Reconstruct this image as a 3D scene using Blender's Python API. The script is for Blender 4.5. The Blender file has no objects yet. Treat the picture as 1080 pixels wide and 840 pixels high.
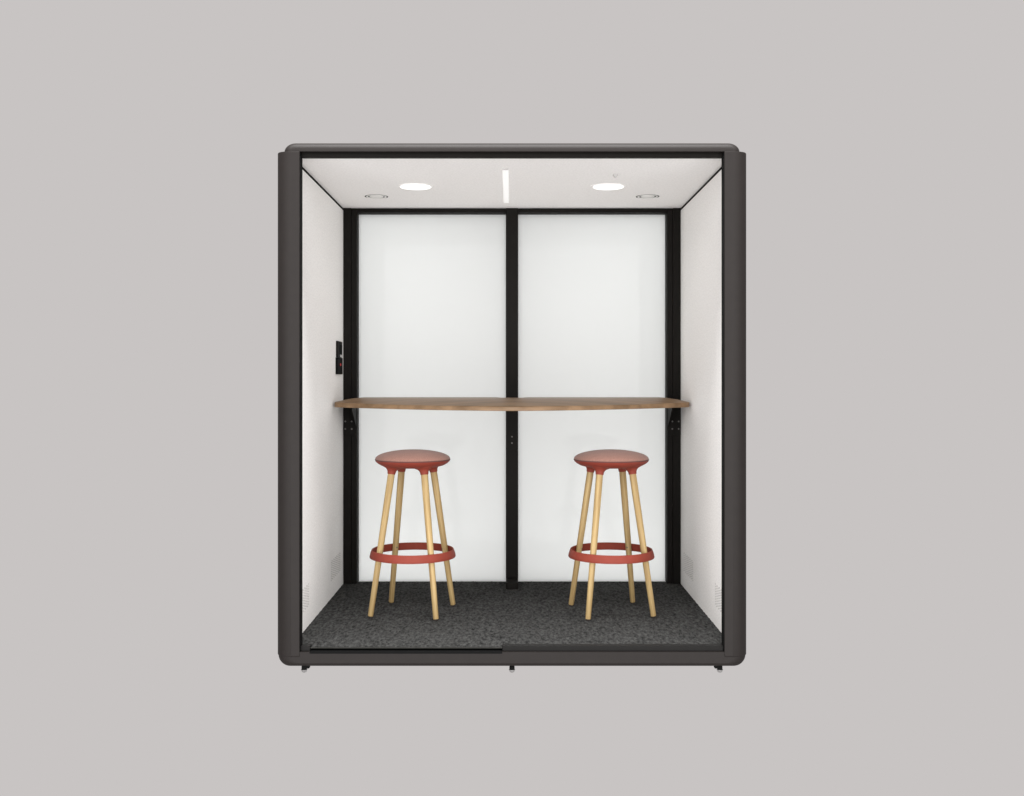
import bpy, bmesh, math, random
from math import pi, sin, cos, radians as R
from mathutils import Vector, Matrix, noise
random.seed(4)

scene = bpy.context.scene
COL = scene.collection

# ------------------------------------------------------------------ materials
def new_mat(name):
    m = bpy.data.materials.new(name); m.use_nodes = True
    nt = m.node_tree
    return m, nt, nt.nodes["Principled BSDF"]

def lin(c):                                    # sRGB 0-255 -> linear
    return tuple(((v/255)/12.92 if v/255 <= 0.04045 else ((v/255+0.055)/1.055)**2.4) for v in c)

def paint(name, col, rough=0.5, spec=0.5, metal=0.0, var=0.06, scale=40, bump=0.0, bscale=400):
    """plain finish with a slight uneven tone and an optional fine grain"""
    m, nt, p = new_mat(name)
    p.inputs["Roughness"].default_value = rough
    p.inputs["Specular IOR Level"].default_value = spec
    p.inputs["Metallic"].default_value = metal
    tc = nt.nodes.new("ShaderNodeTexCoord")
    n = nt.nodes.new("ShaderNodeTexNoise"); n.inputs["Scale"].default_value = scale; n.inputs["Detail"].default_value = 4
    r = nt.nodes.new("ShaderNodeValToRGB")
    r.color_ramp.elements[0].position = .3; r.color_ramp.elements[1].position = .7
    r.color_ramp.elements[0].color = tuple(c*(1-var) for c in col)+(1,)
    r.color_ramp.elements[1].color = tuple(min(c*(1+var), 1) for c in col)+(1,)
    nt.links.new(tc.outputs["Object"], n.inputs["Vector"])
    nt.links.new(n.outputs["Fac"], r.inputs["Fac"])
    nt.links.new(r.outputs["Color"], p.inputs["Base Color"])
    if bump:
        n2 = nt.nodes.new("ShaderNodeTexNoise"); n2.inputs["Scale"].default_value = bscale; n2.inputs["Detail"].default_value = 3
        b = nt.nodes.new("ShaderNodeBump"); b.inputs["Strength"].default_value = bump; b.inputs["Distance"].default_value = .0006
        nt.links.new(tc.outputs["Object"], n2.inputs["Vector"])
        nt.links.new(n2.outputs["Fac"], b.inputs["Height"])
        nt.links.new(b.outputs["Normal"], p.inputs["Normal"])
    return m

def wood(name, a, b, stretch, scale, rough=.5):
    """grain streaks running along one axis"""
    m, nt, p = new_mat(name)
    p.inputs["Roughness"].default_value = rough
    p.inputs["Specular IOR Level"].default_value = .35
    tc = nt.nodes.new("ShaderNodeTexCoord")
    mp = nt.nodes.new("ShaderNodeMapping"); mp.inputs["Scale"].default_value = stretch
    n = nt.nodes.new("ShaderNodeTexNoise"); n.inputs["Scale"].default_value = scale; n.inputs["Detail"].default_value = 6
    n.inputs["Distortion"].default_value = .25
    r = nt.nodes.new("ShaderNodeValToRGB")
    r.color_ramp.elements[0].position = .32; r.color_ramp.elements[1].position = .68
    r.color_ramp.elements[0].color = a+(1,); r.color_ramp.elements[1].color = b+(1,)
    bp = nt.nodes.new("ShaderNodeBump"); bp.inputs["Strength"].default_value = .08; bp.inputs["Distance"].default_value = .001
    nt.links.new(tc.outputs["Object"], mp.inputs["Vector"]); nt.links.new(mp.outputs["Vector"], n.inputs["Vector"])
    nt.links.new(n.outputs["Fac"], r.inputs["Fac"]); nt.links.new(r.outputs["Color"], p.inputs["Base Color"])
    nt.links.new(n.outputs["Fac"], bp.inputs["Height"]); nt.links.new(bp.outputs["Normal"], p.inputs["Normal"])
    return m

def lamp_mat(name, col, strength):
    m, nt, p = new_mat(name)
    p.inputs["Base Color"].default_value = (.8, .8, .8, 1)
    p.inputs["Emission Color"].default_value = col+(1,)
    p.inputs["Emission Strength"].default_value = strength
    return m

M = {}
M["shell"]   = paint("charcoal_coated_metal", (.0158, .0130, .0120), rough=.5, spec=.15, var=.05, scale=25, bump=.06, bscale=900)
M["dark"]    = paint("near_black_metal", (.0085, .0075, .0066), rough=.55, spec=.05, var=.08, scale=30)
M["sill"]    = paint("dark_sill_metal", (.011, .0105, .010), rough=.6, spec=.1, var=.06)
M["black"]   = paint("matt_black", (.006, .006, .006), rough=.8, spec=.05, var=.05)
M["felt"]    = paint("pale_grey_felt", (.81, .797, .782), rough=.95, spec=.1, var=.10, scale=140, bump=.5, bscale=330)
M["ceil"]    = paint("pale_ceiling_felt", (.875, .863, .853), rough=.95, spec=.1, var=.06, scale=110, bump=.5, bscale=330)
M["screw"]   = paint("steel_screw", (.16, .155, .15), rough=.5, metal=1.0, var=.05)
M["pad"]     = paint("steel_foot_pad", (.55, .55, .55), rough=.3, metal=1.0, var=.05)
M["white"]   = paint("white_plastic", (.78, .77, .75), rough=.45, var=.02)
M["shade"]   = paint("grey_plastic", (.42, .41, .40), rough=.5, var=.03)
M["coral"]   = paint("coral_red_lacquer", (.205, .037, .0235), rough=.6, spec=.2, var=.04, scale=30)
M["piping"]  = paint("dark_red_seam", (.085, .030, .026), rough=.9, var=.05)
M["legwood"] = wood("pale_ash", (.29, .19, .078), (.45, .32, .145), (16, 16, .7), 6)
M["table"]   = wood("walnut", (.135, .080, .040), (.245, .150, .080), (.16, 8, 5), 4.5, rough=.42)
M["glide"]   = paint("brown_glide", (.03, .022, .018), rough=.7, var=.05)
M["lamp"]    = lamp_mat("lit_diffuser", (1, .985, .965), 1.0)
M["strip"]   = lamp_mat("lit_strip", (1, .985, .965), 0.4)
M["red"]     = lamp_mat("red_indicator", (1, .05, .04), .28)
M["red"].node_tree.nodes["Principled BSDF"].inputs["Base Color"].default_value = (.25, .01, .01, 1)
M["hole"]    = paint("perforation", (.40, .39, .375), rough=.9, spec=.1, var=.05)

# cushion fabric: melange weave
m, nt, p = new_mat("dusty_pink_weave")
p.inputs["Roughness"].default_value = .95; p.inputs["Specular IOR Level"].default_value = .1
p.inputs["Sheen Weight"].default_value = .15; p.inputs["Sheen Roughness"].default_value = .5
tc = nt.nodes.new("ShaderNodeTexCoord"); n = nt.nodes.new("ShaderNodeTexNoise")
n.inputs["Scale"].default_value = 260; n.inputs["Detail"].default_value = 3
r = nt.nodes.new("ShaderNodeValToRGB"); r.color_ramp.elements[0].position = .35; r.color_ramp.elements[1].position = .65
r.color_ramp.elements[0].color = (.205, .104, .081, 1); r.color_ramp.elements[1].color = (.26, .142, .113, 1)
b = nt.nodes.new("ShaderNodeBump"); b.inputs["Strength"].default_value = .4; b.inputs["Distance"].default_value = .001
nt.links.new(tc.outputs["Object"], n.inputs["Vector"]); nt.links.new(n.outputs["Fac"], r.inputs["Fac"])
nt.links.new(r.outputs["Color"], p.inputs["Base Color"]); nt.links.new(n.outputs["Fac"], b.inputs["Height"])
nt.links.new(b.outputs["Normal"], p.inputs["Normal"])
M["cushion"] = m

# carpet: speckled charcoal pile
m, nt, p = new_mat("charcoal_carpet")
p.inputs["Roughness"].default_value = 1; p.inputs["Specular IOR Level"].default_value = .05
tc = nt.nodes.new("ShaderNodeTexCoord")
n = nt.nodes.new("ShaderNodeTexNoise"); n.inputs["Scale"].default_value = 82; n.inputs["Detail"].default_value = 5; n.inputs["Roughness"].default_value = .7
r = nt.nodes.new("ShaderNodeValToRGB"); r.color_ramp.elements[0].position = .35; r.color_ramp.elements[1].position = .67
r.color_ramp.elements[0].color = (.013, .013, .0128, 1); r.color_ramp.elements[1].color = (.070, .070, .068, 1)
b = nt.nodes.new("ShaderNodeBump"); b.inputs["Strength"].default_value = .5; b.inputs["Distance"].default_value = .004
mp = nt.nodes.new("ShaderNodeMapping"); mp.inputs["Scale"].default_value = (1, .38, 1)
nt.links.new(tc.outputs["Object"], mp.inputs["Vector"]); nt.links.new(mp.outputs["Vector"], n.inputs["Vector"])
nt.links.new(n.outputs["Fac"], r.inputs["Fac"])
nt.links.new(r.outputs["Color"], p.inputs["Base Color"]); nt.links.new(n.outputs["Fac"], b.inputs["Height"])
nt.links.new(b.outputs["Normal"], p.inputs["Normal"])
M["carpet"] = m

# white frosted glass: some of the light comes through from behind, with a faint polish
m, nt, p = new_mat("white_frosted_glass")
p.inputs["Base Color"].default_value = (.74, .74, .74, 1); p.inputs["Roughness"].default_value = .04
p.inputs["Specular IOR Level"].default_value = .8
t = nt.nodes.new("ShaderNodeBsdfTranslucent"); t.inputs["Color"].default_value = (.95, .965, .958, 1)
mx = nt.nodes.new("ShaderNodeMixShader"); mx.inputs["Fac"].default_value = .92
out = nt.nodes["Material Output"]
nt.links.new(p.outputs["BSDF"], mx.inputs[1]); nt.links.new(t.outputs["BSDF"], mx.inputs[2])
fr = nt.nodes.new("ShaderNodeFresnel"); fr.inputs["IOR"].default_value = 1.135     # polished face
gl = nt.nodes.new("ShaderNodeBsdfGlossy"); gl.inputs["Roughness"].default_value = .03
m2 = nt.nodes.new("ShaderNodeMixShader")
nt.links.new(fr.outputs["Fac"], m2.inputs["Fac"]); nt.links.new(mx.outputs["Shader"], m2.inputs[1]); nt.links.new(gl.outputs["BSDF"], m2.inputs[2])
nt.links.new(m2.outputs["Shader"], out.inputs["Surface"])
M["glass"] = m

# ------------------------------------------------------------------ mesh helpers
def obj(name, bm, mat, parent=None, smooth=True, loc=None):
    me = bpy.data.meshes.new(name)
    bmesh.ops.recalc_face_normals(bm, faces=bm.faces)
    bm.to_mesh(me); bm.free()
    me.materials.append(mat)
    if smooth:
        me.shade_smooth()
        try: me.set_sharp_from_angle(angle=R(38))
        except Exception: pass
        for p in me.polygons:           # broad flat faces keep their own true normal
            if p.area > .0003 and max(abs(c) for c in p.normal) > .99999: p.use_smooth = False
    o = bpy.data.objects.new(name, me); COL.objects.link(o)
    if parent: o.parent = parent
    if loc: o.location = loc
    return o

def thing(name, label, cat, loc=(0, 0, 0), group=None):
    o = bpy.data.objects.new(name, None); COL.objects.link(o)
    o.location = loc; o.empty_display_size = .1
    o["label"] = label; o["category"] = cat
    if group: o["group"] = group
    return o

def rrect(a0, a1, b0, b1, radii, seg=8):
    """rounded rectangle; radii for corners (a0b0, a1b0, a1b1, a0b1)"""
    pts = []
    cs = [(a0, b0, 1, 1, pi), (a1, b0, -1, 1, 1.5*pi), (a1, b1, -1, -1, 0), (a0, b1, 1, -1, .5*pi)]
    for (x, y, sx, sy, t0), rad in zip(cs, radii):
        rad = max(rad, .0002)
        cx, cy = x+sx*rad, y+sy*rad
        for k in range(seg+1):
            t = t0+.5*pi*k/seg
            pts.append((cx+rad*cos(t), cy+rad*sin(t)))
    return pts

def loft(bm, rings, cap=True):
    vs = [[bm.verts.new(p) for p in r] for r in rings]
    n = len(rings[0])
    for a, b_ in zip(vs, vs[1:]):
        for i in range(n):
            bm.faces.new((a[i], a[(i+1) % n], b_[(i+1) % n], b_[i]))
    if cap:
        bm.faces.new(list(reversed(vs[0]))); bm.faces.new(vs[-1])
    return bm

def rbox(x, y, z, axis='z', radii=(0, 0, 0, 0), er=.002, seg=6, eseg=4, bm=None, er0=None):
    """box with rounded long edges (radii, in the section across `axis`) and rounded ends (er; er0 for the low end)"""
    bm = bm or bmesh.new()
    if axis == 'z': (a, b_, c), f = (x, y, z), lambda p, q, w: (p, q, w)
    elif axis == 'y': (a, b_, c), f = (x, z, y), lambda p, q, w: (p, w, q)
    else: (a, b_, c), f = (y, z, x), lambda p, q, w: (w, p, q)
    e0 = er if er0 is None else er0
    lv = []
    for k in range(eseg+1):
        t = .5*pi*k/eseg
        lv.append((c[0]+e0*(1-sin(t)), e0*(1-cos(t))))
    lv = [(w, e0*(1-sin(.5*pi*k/eseg))) for k, (w, _) in enumerate([(c[0]+e0*(1-cos(.5*pi*k/eseg)), 0) for k in range(eseg+1)])]
    hi = [(c[1]-er*(1-cos(.5*pi*k/eseg)), er*(1-sin(.5*pi*k/eseg))) for k in range(eseg, -1, -1)]
    rings = []
    for w, ins in lv+hi:
        pr = rrect(a[0]+ins, a[1]-ins, b_[0]+ins, b_[1]-ins, [max(q-ins, 0) for q in radii], seg)
        rings.append([f(p, q, w) for p, q in pr])
    return loft(bm, rings)

def box(x, y, z, bm=None, er=.0015):
    return rbox(x, y, z, 'z', (er,)*4, er, 2, 2, bm)

def lathe(profile, n=48, bm=None, mat=None, cap=False):
    bm = bm or bmesh.new()
    mat = mat or Matrix.Identity(4)
    rows = []
    for r_, z in profile:
        if r_ < 1e-6: rows.append([bm.verts.new(mat @ Vector((0, 0, z)))])
        else: rows.append([bm.verts.new(mat @ Vector((r_*cos(2*pi*i/n), r_*sin(2*pi*i/n), z))) for i in range(n)])
    for a, b_ in zip(rows, rows[1:]):
        for i in range(n):
            j = (i+1) % n
            if len(a) == 1 and len(b_) == 1: continue
            if len(a) == 1: bm.faces.new((a[0], b_[i], b_[j]))
            elif len(b_) == 1: bm.faces.new((a[i], a[j], b_[0]))
            else: bm.faces.new((a[i], a[j], b_[j], b_[i]))
    return bm

def along(p, q):
    """matrix whose z axis runs from p to q, origin at p"""
    p, q = Vector(p), Vector(q)
    return Matrix.Translation(p) @ (q-p).to_track_quat('Z', 'Y').to_matrix().to_4x4()

# ------------------------------------------------------------------ the pod
W    = .956          # inner half width
ZF   = .114          # carpet level
ZC   = 2.244         # ceiling level
YB   = 1.393         # front of the rear posts
YG   = 1.463         # rear glass
YEND = 1.53
JX   = .914          # inner edge of the front posts

pod = thing("office_pod", "charcoal framed open fronted office pod with pale felt walls, dark carpet and white rear glazing", "office pod")

# roof and base: slabs rounded at the ends and along the front
def slab(hw, crisp, rnd, corner, er, ez, ex):
    """slab whose far face (z = rnd) curves over to the front, back and flanks; the face at z = crisp keeps its edge"""
    up = 1 if rnd > crisp else -1
    st = [(.5*pi*k/10) for k in range(11)]
    rows = [(-.003+er*(1-cos(t)), 1-sin(t)) for t in st]+[(YEND+.003-er*(1-cos(t)), 1-sin(t)) for t in reversed(st)]
    rings = []
    for y, i in rows:
        h = hw-i*ex; zt = rnd-up*i*ez; rc = corner*(1-.35*i)
        hz = min(rc, abs(zt-crisp)-.0005)
        pts = [(-h, y, crisp)]
        pts += [(-h+rc*(1-cos(a)), y, zt-up*hz*(1-sin(a))) for a in [.5*pi*k/10 for k in range(11)]]
        pts += [(h-rc*(1-cos(a)), y, zt-up*hz*(1-sin(a))) for a in [.5*pi*k/10 for k in range(10, -1, -1)]]
        pts.append((h, y, crisp))
        rings.append(pts)
    bm = loft(bmesh.new(), rings)
    bmesh.ops.remove_doubles(bm, verts=bm.verts, dist=1e-6)
    return bm
obj("roof", slab(.986, 2.2518, 2.2935, .050, .036, .036, .030), M["shell"], pod)
base = obj("base", slab(1.012, .097, .0305, .050, .036, .020, .060), M["shell"], pod)
def post_plan(s, y0, y1, JX=JX):
    """crisp inner corner, long soft curve to the outer flank"""
    d = 1 if y1 > y0 else -1
    pts = [(s*JX, y1), (s*JX, y0+d*.001), (s*(JX+.001), y0)]
    a, b_ = .066, .040
    pts += [(s*(1.0155-a+a*sin(t)), y0+d*b_*(1-cos(t))) for t in [.5*pi*k/14 for k in range(15)]]
    pts.append((s*1.0155, y1))
    return pts
def post(s, y0, y1, JX=JX):
    rings = []
    pl = post_plan(s, y0, y1, JX); cx = s*(JX+.046); cy = (y0+y1)/2
    for z, k in ((.077, .9), (.0785, .96), (.082, 1), (2.2465, 1), (2.2495, .985), (2.2514, .94)):
        rings.append([(cx+(x-cx)*k if abs(x) > abs(cx) else x, cy+(y-cy)*(1-(1-k)*.6), z) for x, y in pl])
    return loft(bmesh.new(), rings)
for s in (-1, 1):
    pf = obj("corner_post", post(s, -.0055, .05), M["shell"], pod)
    xs = sorted((s*(JX-.002), s*(JX-.0001)))
    obj("jamb_dark_strip", box(xs, (.001, .05), (.0975, 2.2485), er=.0004), M["black"], pf)  # black strip added to keep the post's lit inner face dark
    obj("corner_post", post(s, YEND+.0055, YEND-.05, .950), M["shell"], pod)
    # outer cladding of each flank
    xo = sorted((s*.974, s*1.008))
    obj("outer_panel", box(xo, (.052, YEND-.052), (.099, 2.250)), M["shell"], pod)
    # felt wall with the perforated air inlets near the floor
    xw = sorted((s*W, s*.972))
    w = obj("felt_wall", box(xw, (.052, YB+.03), (.105, ZC-.014)), M["felt"], pod)
    for y0, cols in ((1.005, 13), (.10, 14)):
        bm = bmesh.new()
        for c in range(cols):
            for k in range(9):
                yy = y0+c*.0235; zz = ZF+.095+k*.0118+(.0059 if c % 2 else 0)
                mt = Matrix.Translation((s*(W-.0004), yy, zz)) @ Matrix.Rotation(-s*pi/2, 4, 'Y')
                lathe([(0, .0), (.0042, .0), (.0040, -.0003), (.0040, .0004)], 8, bm, mt)
        obj("air_vent", bm, M["hole"], w)
    # black shadow joint between wall and ceiling
    xj = sorted((s*(W+.004), s*.972))
    obj("shadow_joint", box(xj, (.052, YB+.03), (ZC-.0135, ZC+.006)), M["black"], pod)

cl = obj("ceiling_panel", box((-W-.003, W+.003), (.056, YB+.03), (ZC, ZC+.007)), M["ceil"], pod)
obj("door_header", box((-JX+.001, JX-.001), (.028, .055), (2.2325, 2.2515)), M["dark"], pod)

# threshold: fixed sill on one half, short corner block and open recess on the other, its shade made of black strips
obj("sill", box((-.041, JX-.0025), (.012, .05), (.0972, .1195)), M["sill"], pod)
obj("sill", box((-JX+.0025, -.872), (.012, .05), (.0972, .1195)), M["sill"], pod)
obj("recess_shade", box((-.871, -.042), (.006, .060), (.0972, .0992), er=.0005), M["black"], pod)  # black strip standing in for the shade under the carpet lip
obj("lip_shade", box((-.871, -.042), (-.0038, .0055), (.0905, .0990), er=.001), M["black"], pod)  # black strip carrying that shade band down over the base edge
obj("threshold_strip", box((-.871, -.042), (.0165, .060), (.1085, .1120), er=.001), paint("worn_edge_trim", (.035, .034, .03), rough=.6, spec=.2, var=.1), pod)

# carpet: a dense pile sheet with a nubbly surface
bm = bmesh.new()
nx, ny = 400, 300
rows = []
for j in range(ny+1):
    row = []
    for i in range(nx+1):
        x = -W+2*W*i/nx
        y0 = .018
        y = y0+(YG-.004-y0)*j/ny
        if j == 0: y += random.uniform(-.0015, .0015)
        h = .0022*noise.noise(Vector((x*70, y*32, 0)))+.0016*noise.noise(Vector((x*150, y*70, 3)))+random.uniform(-.0004, .0004)
        row.append(bm.verts.new((x, y, ZF+h)))
    rows.append(row)
for j in range(ny):
    for i in range(nx):
        x = -W+2*W*(i+.5)/nx; y = .018+(YG-.022)*(j+.5)/ny
        if y < .05 and not (-.871 < x < -.042): continue
        bm.faces.new((rows[j][i], rows[j][i+1], rows[j+1][i+1], rows[j+1][i]))
bmesh.ops.delete(bm, geom=[v for v in bm.verts if not v.link_faces], context='VERTS')
obj("carpet", bm, M["carpet"], pod)
obj("floor_slab", box((-W, W), (.0615, YG-.004), (.0975, .1095)), M["black"], pod)

# rear wall: posts, centre post, rails and two white panes
for s in (-1, 1):
    xs = sorted((s*.912, s*(W+.014)))
    rp = obj("rear_post", box(xs, (YB, YEND-.06), (.113, ZC-.001)), M["dark"], pod)
    xs = sorted((s*.8795, s*.9105))
    obj("glazing_bead", box(xs, (YB+.004, YG+.0135), (.113, ZC-.003)), M["dark"], rp)
cp = obj("centre_post", rbox((-.0350, .0350), (YB+.001, YG+.0135), (.113, ZC-.0015), 'z', (.006, .006, .002, .002), er=.003), M["dark"], pod)
for s in (-1, 1):
    xs = sorted((s*.036, s*.8785))
    obj("top_rail", box(xs, (YB+.003, YG+.0135), (ZC-.0265, ZC-.004)), M["dark"], pod)
    obj("bottom_rail", box(xs, (YG-.002, YG+.0135), (.0985, .1125)), M["dark"], pod)
    xs = sorted((s*.0365, s*.878))
    obj("glass_pane", box(xs, (YG, YG+.012), (.1135, ZC-.0275)), M["glass"], pod)
    xs = sorted((s*.0345, s*JX))
obj("rear_header", box((-JX+.001, JX-.001), (YG+.0315, YEND-.002), (2.226, 2.2515)), M["shell"], pod)

obj("post_foot", rbox((-.0340, .0340), (1.238, YB), (.113, .150), 'z', (.012, .012, .001, .001), er=.004), M["dark"], cp)
# ceiling fittings
for s in (-1, 1):
    dl = obj("downlight", lathe([(0, -.003), (.074, -.003), (.077, -.002), (.078, .0), (.078, .004)], 64), M["lamp"], pod, loc=(s*.486, .757, ZC-.0012))
    obj("trim_ring", lathe([(.0785, .0), (.0785, -.001), (.082, -.0022), (.0885, -.0016), (.091, -.0002), (.091, .003)], 64), M["ceil"], dl)
    av = obj("air_valve", lathe([(.0455, .002), (.0455, -.0018), (.0475, -.0026), (.0525, -.0026), (.0545, -.0018), (.0545, .002)], 64), M["white"], pod, loc=(s*.721, 1.037, ZC))
    obj("valve_disc", lathe([(0, -.0022), (.0355, -.0022), (.0373, -.0014), (.0373, .002)], 64), M["white"], av)
    obj("valve_throat", lathe([(.0375, -.0004), (.0452, -.0004)], 64), M["dark"], av)
    obj("valve_joint", lathe([(.0548, -.0004), (.0620, -.0004)], 64), M["dark"], av)
sl = obj("strip_light", box((-.0445, -.0168), (.325, 1.19), (ZC-.0065, ZC+.0005)), M["strip"], pod)
obj("end_cap", box((-.0447, -.0166), (.3195, .3243), (ZC-.0066, ZC+.0005), er=.0004), M["shade"], sl)
obj("motion_sensor", lathe([(0, -.017), (.0045, -.0155), (.0075, -.010), (.012, -.004), (.0125, .0005)], 32), M["shade"], pod, loc=(.490, .449, ZC))

# wall controls: upper and lower module with a red light
sk = obj("power_socket", rbox((-W+.0005, -.9435), (1.137, 1.30), (1.300, 1.391), 'x', (.004,)*4, er=.002, er0=0.0002), M["black"], pod)
up = obj("socket_module", rbox((-W+.0005, -.9455), (1.150, 1.30), (1.3925, 1.481), 'x', (.004,)*4, er=.002, er0=0.0002), M["dark"], sk)
obj("socket_outlet", rbox((-.9452, -.9435), (1.205, 1.285), (1.412, 1.462), 'x', (.012,)*4, er=.0005), M["black"], up)
obj("rocker_switch", rbox((-.9452, -.9415), (1.225, 1.285), (1.3945, 1.4075), 'x', (.003,)*4, er=.0005), M["shade"], up)
obj("indicator_light", lathe([(0, .003), (.005, .0026), (.0075, .001), (.008, -.0005)], 24), M["red"], sk, loc=(0, 0, 0)).matrix_local = Matrix.Translation((-.9434, 1.226, 1.353)) @ Matrix.Rotation(pi/2, 4, 'Y')

# levelling feet
for x, y in ((-.897, .032), (0, .032), (.897, .032), (-.897, 1.46), (0, 1.46), (.897, 1.46)):
    sg = 0 if x == 0 else (1 if x > 0 else -1)
    bm = lathe([(0, .0), (.006, .0005), (.0105, .004), (.0125, .009), (.0135, .0135), (.0115, .0145), (0, .0145)], 24)
    ft = obj("levelling_foot", bm, M["pad"], pod, loc=(x+sg*.004, y, 0))
    bm = lathe([(.0115, .015), (.0115, .026), (.009, .028), (.009, .040)], 24)
    if sg:
        bm = rbox(sorted((-sg*.024, sg*.010)), (-.010, .014), (.019, .0405), 'z', (.003,)*4, er=.003, bm=bm)
    obj("stem", bm, M["black"], ft)

# ------------------------------------------------------------------ bar table across the rear
table = thing("bar_table", "walnut bar table with a bowed front edge spanning the pod before the rear glass", "bar table", (0, 1.2, 1.0))
TI = Matrix.Translation((0, -1.2, -1.0))
ZT, ZE, ZB = 1.172, 1.1385, 1.1165      # crown, front arris and underside
XE = .946
def yfront(x):
    e = max(0, abs(x)-(XE-.03))/.03
    return .03*(1-math.sqrt(max(0, 1-e*e)))+ .600+.420*(abs(x)/XE)**1.45
def yback(x):
    a = abs(x)
    if a < .040: return 1.300
    if a < .075: return 1.300+(1.345-1.300)*(a-.040)/.035
    return 1.345
xsamp = []
for k in range(-80, 81): xsamp.append(XE*k/80)
xsamp += [s*v for s in (-1, 1) for v in (.040, .0575, .075, .085, .9455, .944, .941, .937, .931, .924)]
xsamp = sorted(set(round(v, 5) for v in xsamp))
NV = 26
def ztop(x, y):
    d1 = y-yfront(x); d2 = (XE-abs(x))*1.0; d3 = .5
    t1 = min(max(d1/.20, 0), 1); t2 = min(max(d2/.12, 0), 1)
    t = min(t1, t2); t = min(t1, t2)
    ze = ZE+.012*(abs(x)/XE)**3
    z = ze+(ZT-ze)*(1-(1-t)**1.6)
    if abs(x) < .09: z -= .006*max(0, 1-max(0, (yback(x)-y))/.12)*(1-abs(x)/.09)
    if min(d1, d2) < .0035: z -= .0035*(1-min(d1, d2)/.0035)
    return z
def zb(x): return ZB+.0075*(abs(x)/XE)**2
bm = bmesh.new(); top = []; bot = []
for x in xsamp:
    f_, b_ = yfront(x), yback(x)
    ys = [f_, f_+.0012, f_+.0035]+[f_+.0035+(b_-f_-.0035)*(k/NV)**1.5 for k in range(1, NV+1)]
    top.append([bm.verts.new(TI @ Vector((x, y, ztop(x, y)))) for y in ys])
    bot.append([bm.verts.new(TI @ Vector((x, f_, zb(x)+.002))), bm.verts.new(TI @ Vector((x, f_+.002, zb(x)))), bm.verts.new(TI @ Vector((x, b_, zb(x))))])
for i in range(len(xsamp)-1):
    for k in range(NV+2): bm.faces.new((top[i][k], top[i+1][k], top[i+1][k+1], top[i][k+1]))
    bm.faces.new((top[i][0], bot[i][0], bot[i+1][0], top[i+1][0]))
    bm.faces.new((bot[i][0], bot[i][1], bot[i+1][1], bot[i+1][0]))
    bm.faces.new((bot[i][1], bot[i][2], bot[i+1][2], bot[i+1][1]))
    bm.faces.new((bot[i][2], top[i][-1], top[i+1][-1], bot[i+1][2]))
for i in (0, -1):
    bm.faces.new(top[i]+[bot[i][2], bot[i][1], bot[i][0]])
obj("tabletop", bm, M["table"], table)
def screw(parent, x, y, z):
    mt = TI @ Matrix.Translation((x, y, z)) @ Matrix.Rotation(pi/2, 4, 'X')
    obj("screw", lathe([(.0, .0024), (.0028, .0022), (.0046, .0010), (.0050, -.0005)], 16, None, mt), M["screw"], parent)
for s in (-1, 1):
    # plate screwed to the rear post with a gusset under the top
    xs = sorted((s*.8815, s*.9555))
    bm = box(xs, (YB-.0075, YB-.001), (.955, ZB-.001))
    y1, y0 = YB-.0078, YB-.16
    xg0, xg1 = s*.8815, s*.8875
    tri = [(y1, ZB-.0012), (y0, ZB-.0012), (y0, ZB-.012), (y1, ZB-.11)]
    loft(bm, [[(xg0, a, c) for a, c in tri], [(xg1, a, c) for a, c in tri]])
    for v in bm.verts: v.co = TI @ v.co
    br = obj("bracket", bm, M["dark"], table, smooth=False)
    for x in (.9435, .9075):
        for z in (1.0345, .992): screw(br, s*x, YB-.008, z)
bm = box((-.0315, .0315), (YB-.0055, YB), (.870, ZB-.001))
for v in bm.verts: v.co = TI @ v.co
br = obj("bracket", bm, M["dark"], table, smooth=False)
for z in (.9475, .912): screw(br, 0, YB-.0058, z)

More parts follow.
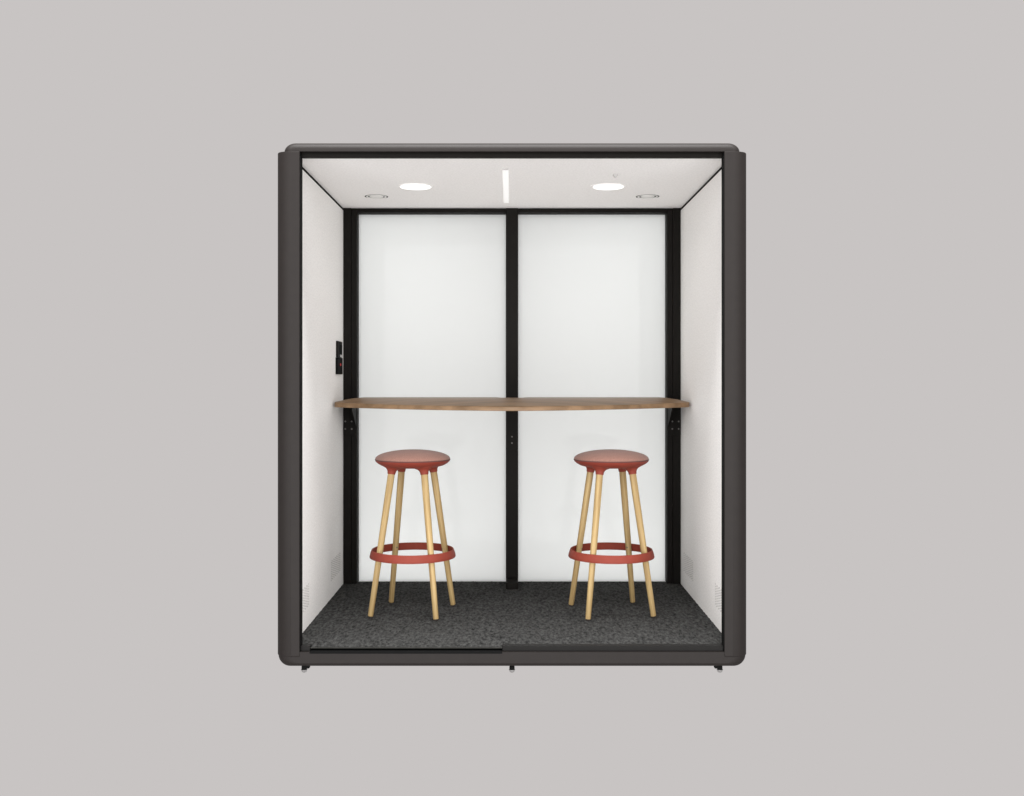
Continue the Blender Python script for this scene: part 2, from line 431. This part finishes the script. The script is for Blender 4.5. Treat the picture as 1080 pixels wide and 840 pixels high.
# ------------------------------------------------------------------ stools
def make_stool(label):
    st = thing("bar_stool", label, "bar stool", (-.4946, .696, ZF+.001), "coral bar stools in the pod")
    SEAM = .757
    RT, RB, HT = .1195, .2335, .690
    corner = [(cos(a), sin(a)) for a in (R(45), R(135), R(225), R(315))]
    # padded cushion, domed
    prof = [(.1835, SEAM+.0022)]+[(.1860*cos(t), SEAM+.004+.0455*sin(t)) for t in [.5*pi*k/18 for k in range(18)]]+[(0, SEAM+.0495)]
    obj("cushion", lathe(prof, 64), M["cushion"], st)
    obj("seam", lathe([(.1825, SEAM-.0028), (.1862, SEAM-.0022), (.1872, SEAM+.0002), (.1866, SEAM+.0030), (.1830, SEAM+.0042)], 64), M["piping"], st)
    # moulded seat shell with four leg sockets
    bm = lathe([(0, SEAM-.039), (.06, SEAM-.039), (.10, SEAM-.0375), (.130, SEAM-.034), (.155, SEAM-.0275), (.172, SEAM-.018), (.1825, SEAM-.009), (.1865, SEAM-.002), (.183, SEAM+.0005), (0, SEAM+.0005)], 64)
    axes = []
    for cx, cy in corner:
        bot_, top_ = Vector((cx*RB, cy*RB, 0)), Vector((cx*RT, cy*RT, HT))
        axes.append((bot_, top_))
        d = (top_-bot_).normalized()
        mt = along(top_, top_+d*.1)
        lathe([(.0165, .0), (.0195, .0003), (.0200, .006), (.0215, .014), (.0255, .021), (.033, .0275), (.046, .033), (.050, .045)], 28, bm, mt)
    obj("seat_shell", bm, M["coral"], st)
    for bot_, top_ in axes:
        L = (top_-bot_).length
        mt = along(bot_, top_)
        lg = obj("leg", lathe([(0, .0065), (.0125, .0065), (.0132, .009), (.0150, L*.35), (.0166, L*.7), (.0172, L*.9), (.0172, L+.012)], 24, None, None), M["legwood"], st)
        lg.matrix_local = mt
        g = obj("glide", lathe([(0, 0), (.0105, 0), (.0115, .002), (.0115, .007)], 20), M["glide"], lg)
        # fixing screw on the inner side, level with the ring
        inw = Vector((-bot_.x, -bot_.y, 0)).normalized()
        zz = L*(.298/HT)
        loc = mt.to_3x3().inverted() @ inw
        loc.z = 0; loc.normalize()
        sm = Matrix.Translation(Vector((0, 0, zz))+loc*.0148) @ loc.to_track_quat('Z', 'Y').to_matrix().to_4x4()
        obj("screw", lathe([(0, .002), (.003, .0017), (.0042, .0005), (.0042, -.001)], 14, None, sm), M["screw"], lg)
    # flared foot ring outside the legs
    prof = [(.2010, .3125), (.2035, .3115), (.2080, .300), (.2118, .288), (.2138, .277), (.2128, .2735), (.2085, .2728), (.2065, .2755), (.2040, .288), (.2005, .302), (.1985, .3105), (.2010, .3125)]
    obj("foot_ring", lathe(prof, 72), M["coral"], st)
    return st

def copy_tree(o, parent=None):
    c = o.copy(); COL.objects.link(c)
    if parent:
        c.parent = parent
    for ch in list(o.children): copy_tree(ch, c)
    return c

s1 = make_stool("coral red bar stool with pale wood legs, standing on the black wall socket's side")
s2 = copy_tree(s1)
s2["label"] = "coral red bar stool with pale wood legs, farther from the black wall socket"
s1.rotation_euler = (0, 0, R(-11)); 
s2.location = (.4946, .696, ZF+.001); s2.rotation_euler = (0, 0, R(11))

# ------------------------------------------------------------------ camera
cam = bpy.data.cameras.new("camera"); co = bpy.data.objects.new("camera", cam); COL.objects.link(co)
co.location = (0, -4.408, 1.266); co.rotation_euler = (R(90), 0, 0)
cam.sensor_width = 36; cam.lens = 36; cam.shift_y = -18.5/1080; cam.clip_end = 200
scene.camera = co

# ------------------------------------------------------------------ light: plain studio surround and soft boxes
wd = bpy.data.worlds.new("World"); scene.world = wd; wd.use_nodes = True
bg = wd.node_tree.nodes["Background"]
bg.inputs["Color"].default_value = lin((200, 196, 195))+(1,); bg.inputs["Strength"].default_value = 1.0

def softbox(name, loc, target, sx, sy, power, col=(1, 1, 1)):
    l = bpy.data.lights.new(name, 'AREA'); l.shape = 'RECTANGLE'; l.size = sx; l.size_y = sy; l.energy = power; l.color = col
    o = bpy.data.objects.new(name, l); COL.objects.link(o); o.location = loc
    o.rotation_euler = (Vector(target)-Vector(loc)).to_track_quat('-Z', 'Y').to_euler()
softbox("front_softbox", (0, -5.6, 1.0), (0, .6, 1.1), 11, 8, 960)
for s in (-1, 1):
    for z, w in ((.22, 2.7), (1.13, 1.3), (2.04, 2.05)): softbox("rear_fill", (s*.70, 2.0, z), (s*.70, 1.4, z), .95, .75, w)  # unseen lamps added behind the panes to brighten them evenly
softbox("top_softbox", (0, -.6, 5.0), (0, .1, 2.0), 4, 1.6, 480)

for s in (-1, 1):       # the two lit downlights
    l = bpy.data.lights.new("downlight_lamp", 'SPOT'); l.energy = 1.5; l.spot_size = R(150); l.spot_blend = 1; l.shadow_soft_size = .06; l.color = (1, .97, .94)
    o = bpy.data.objects.new("downlight_lamp", l); COL.objects.link(o); o.location = (s*.486, .757, ZC-.07)

scene.view_settings.view_transform = 'Standard'; scene.view_settings.look = 'None'
scene.view_settings.exposure = 0; scene.view_settings.gamma = 1
scene.render.engine = 'CYCLES'
scene.cycles.use_denoising = True
scene.cycles.max_bounces = 12; scene.cycles.diffuse_bounces = 8
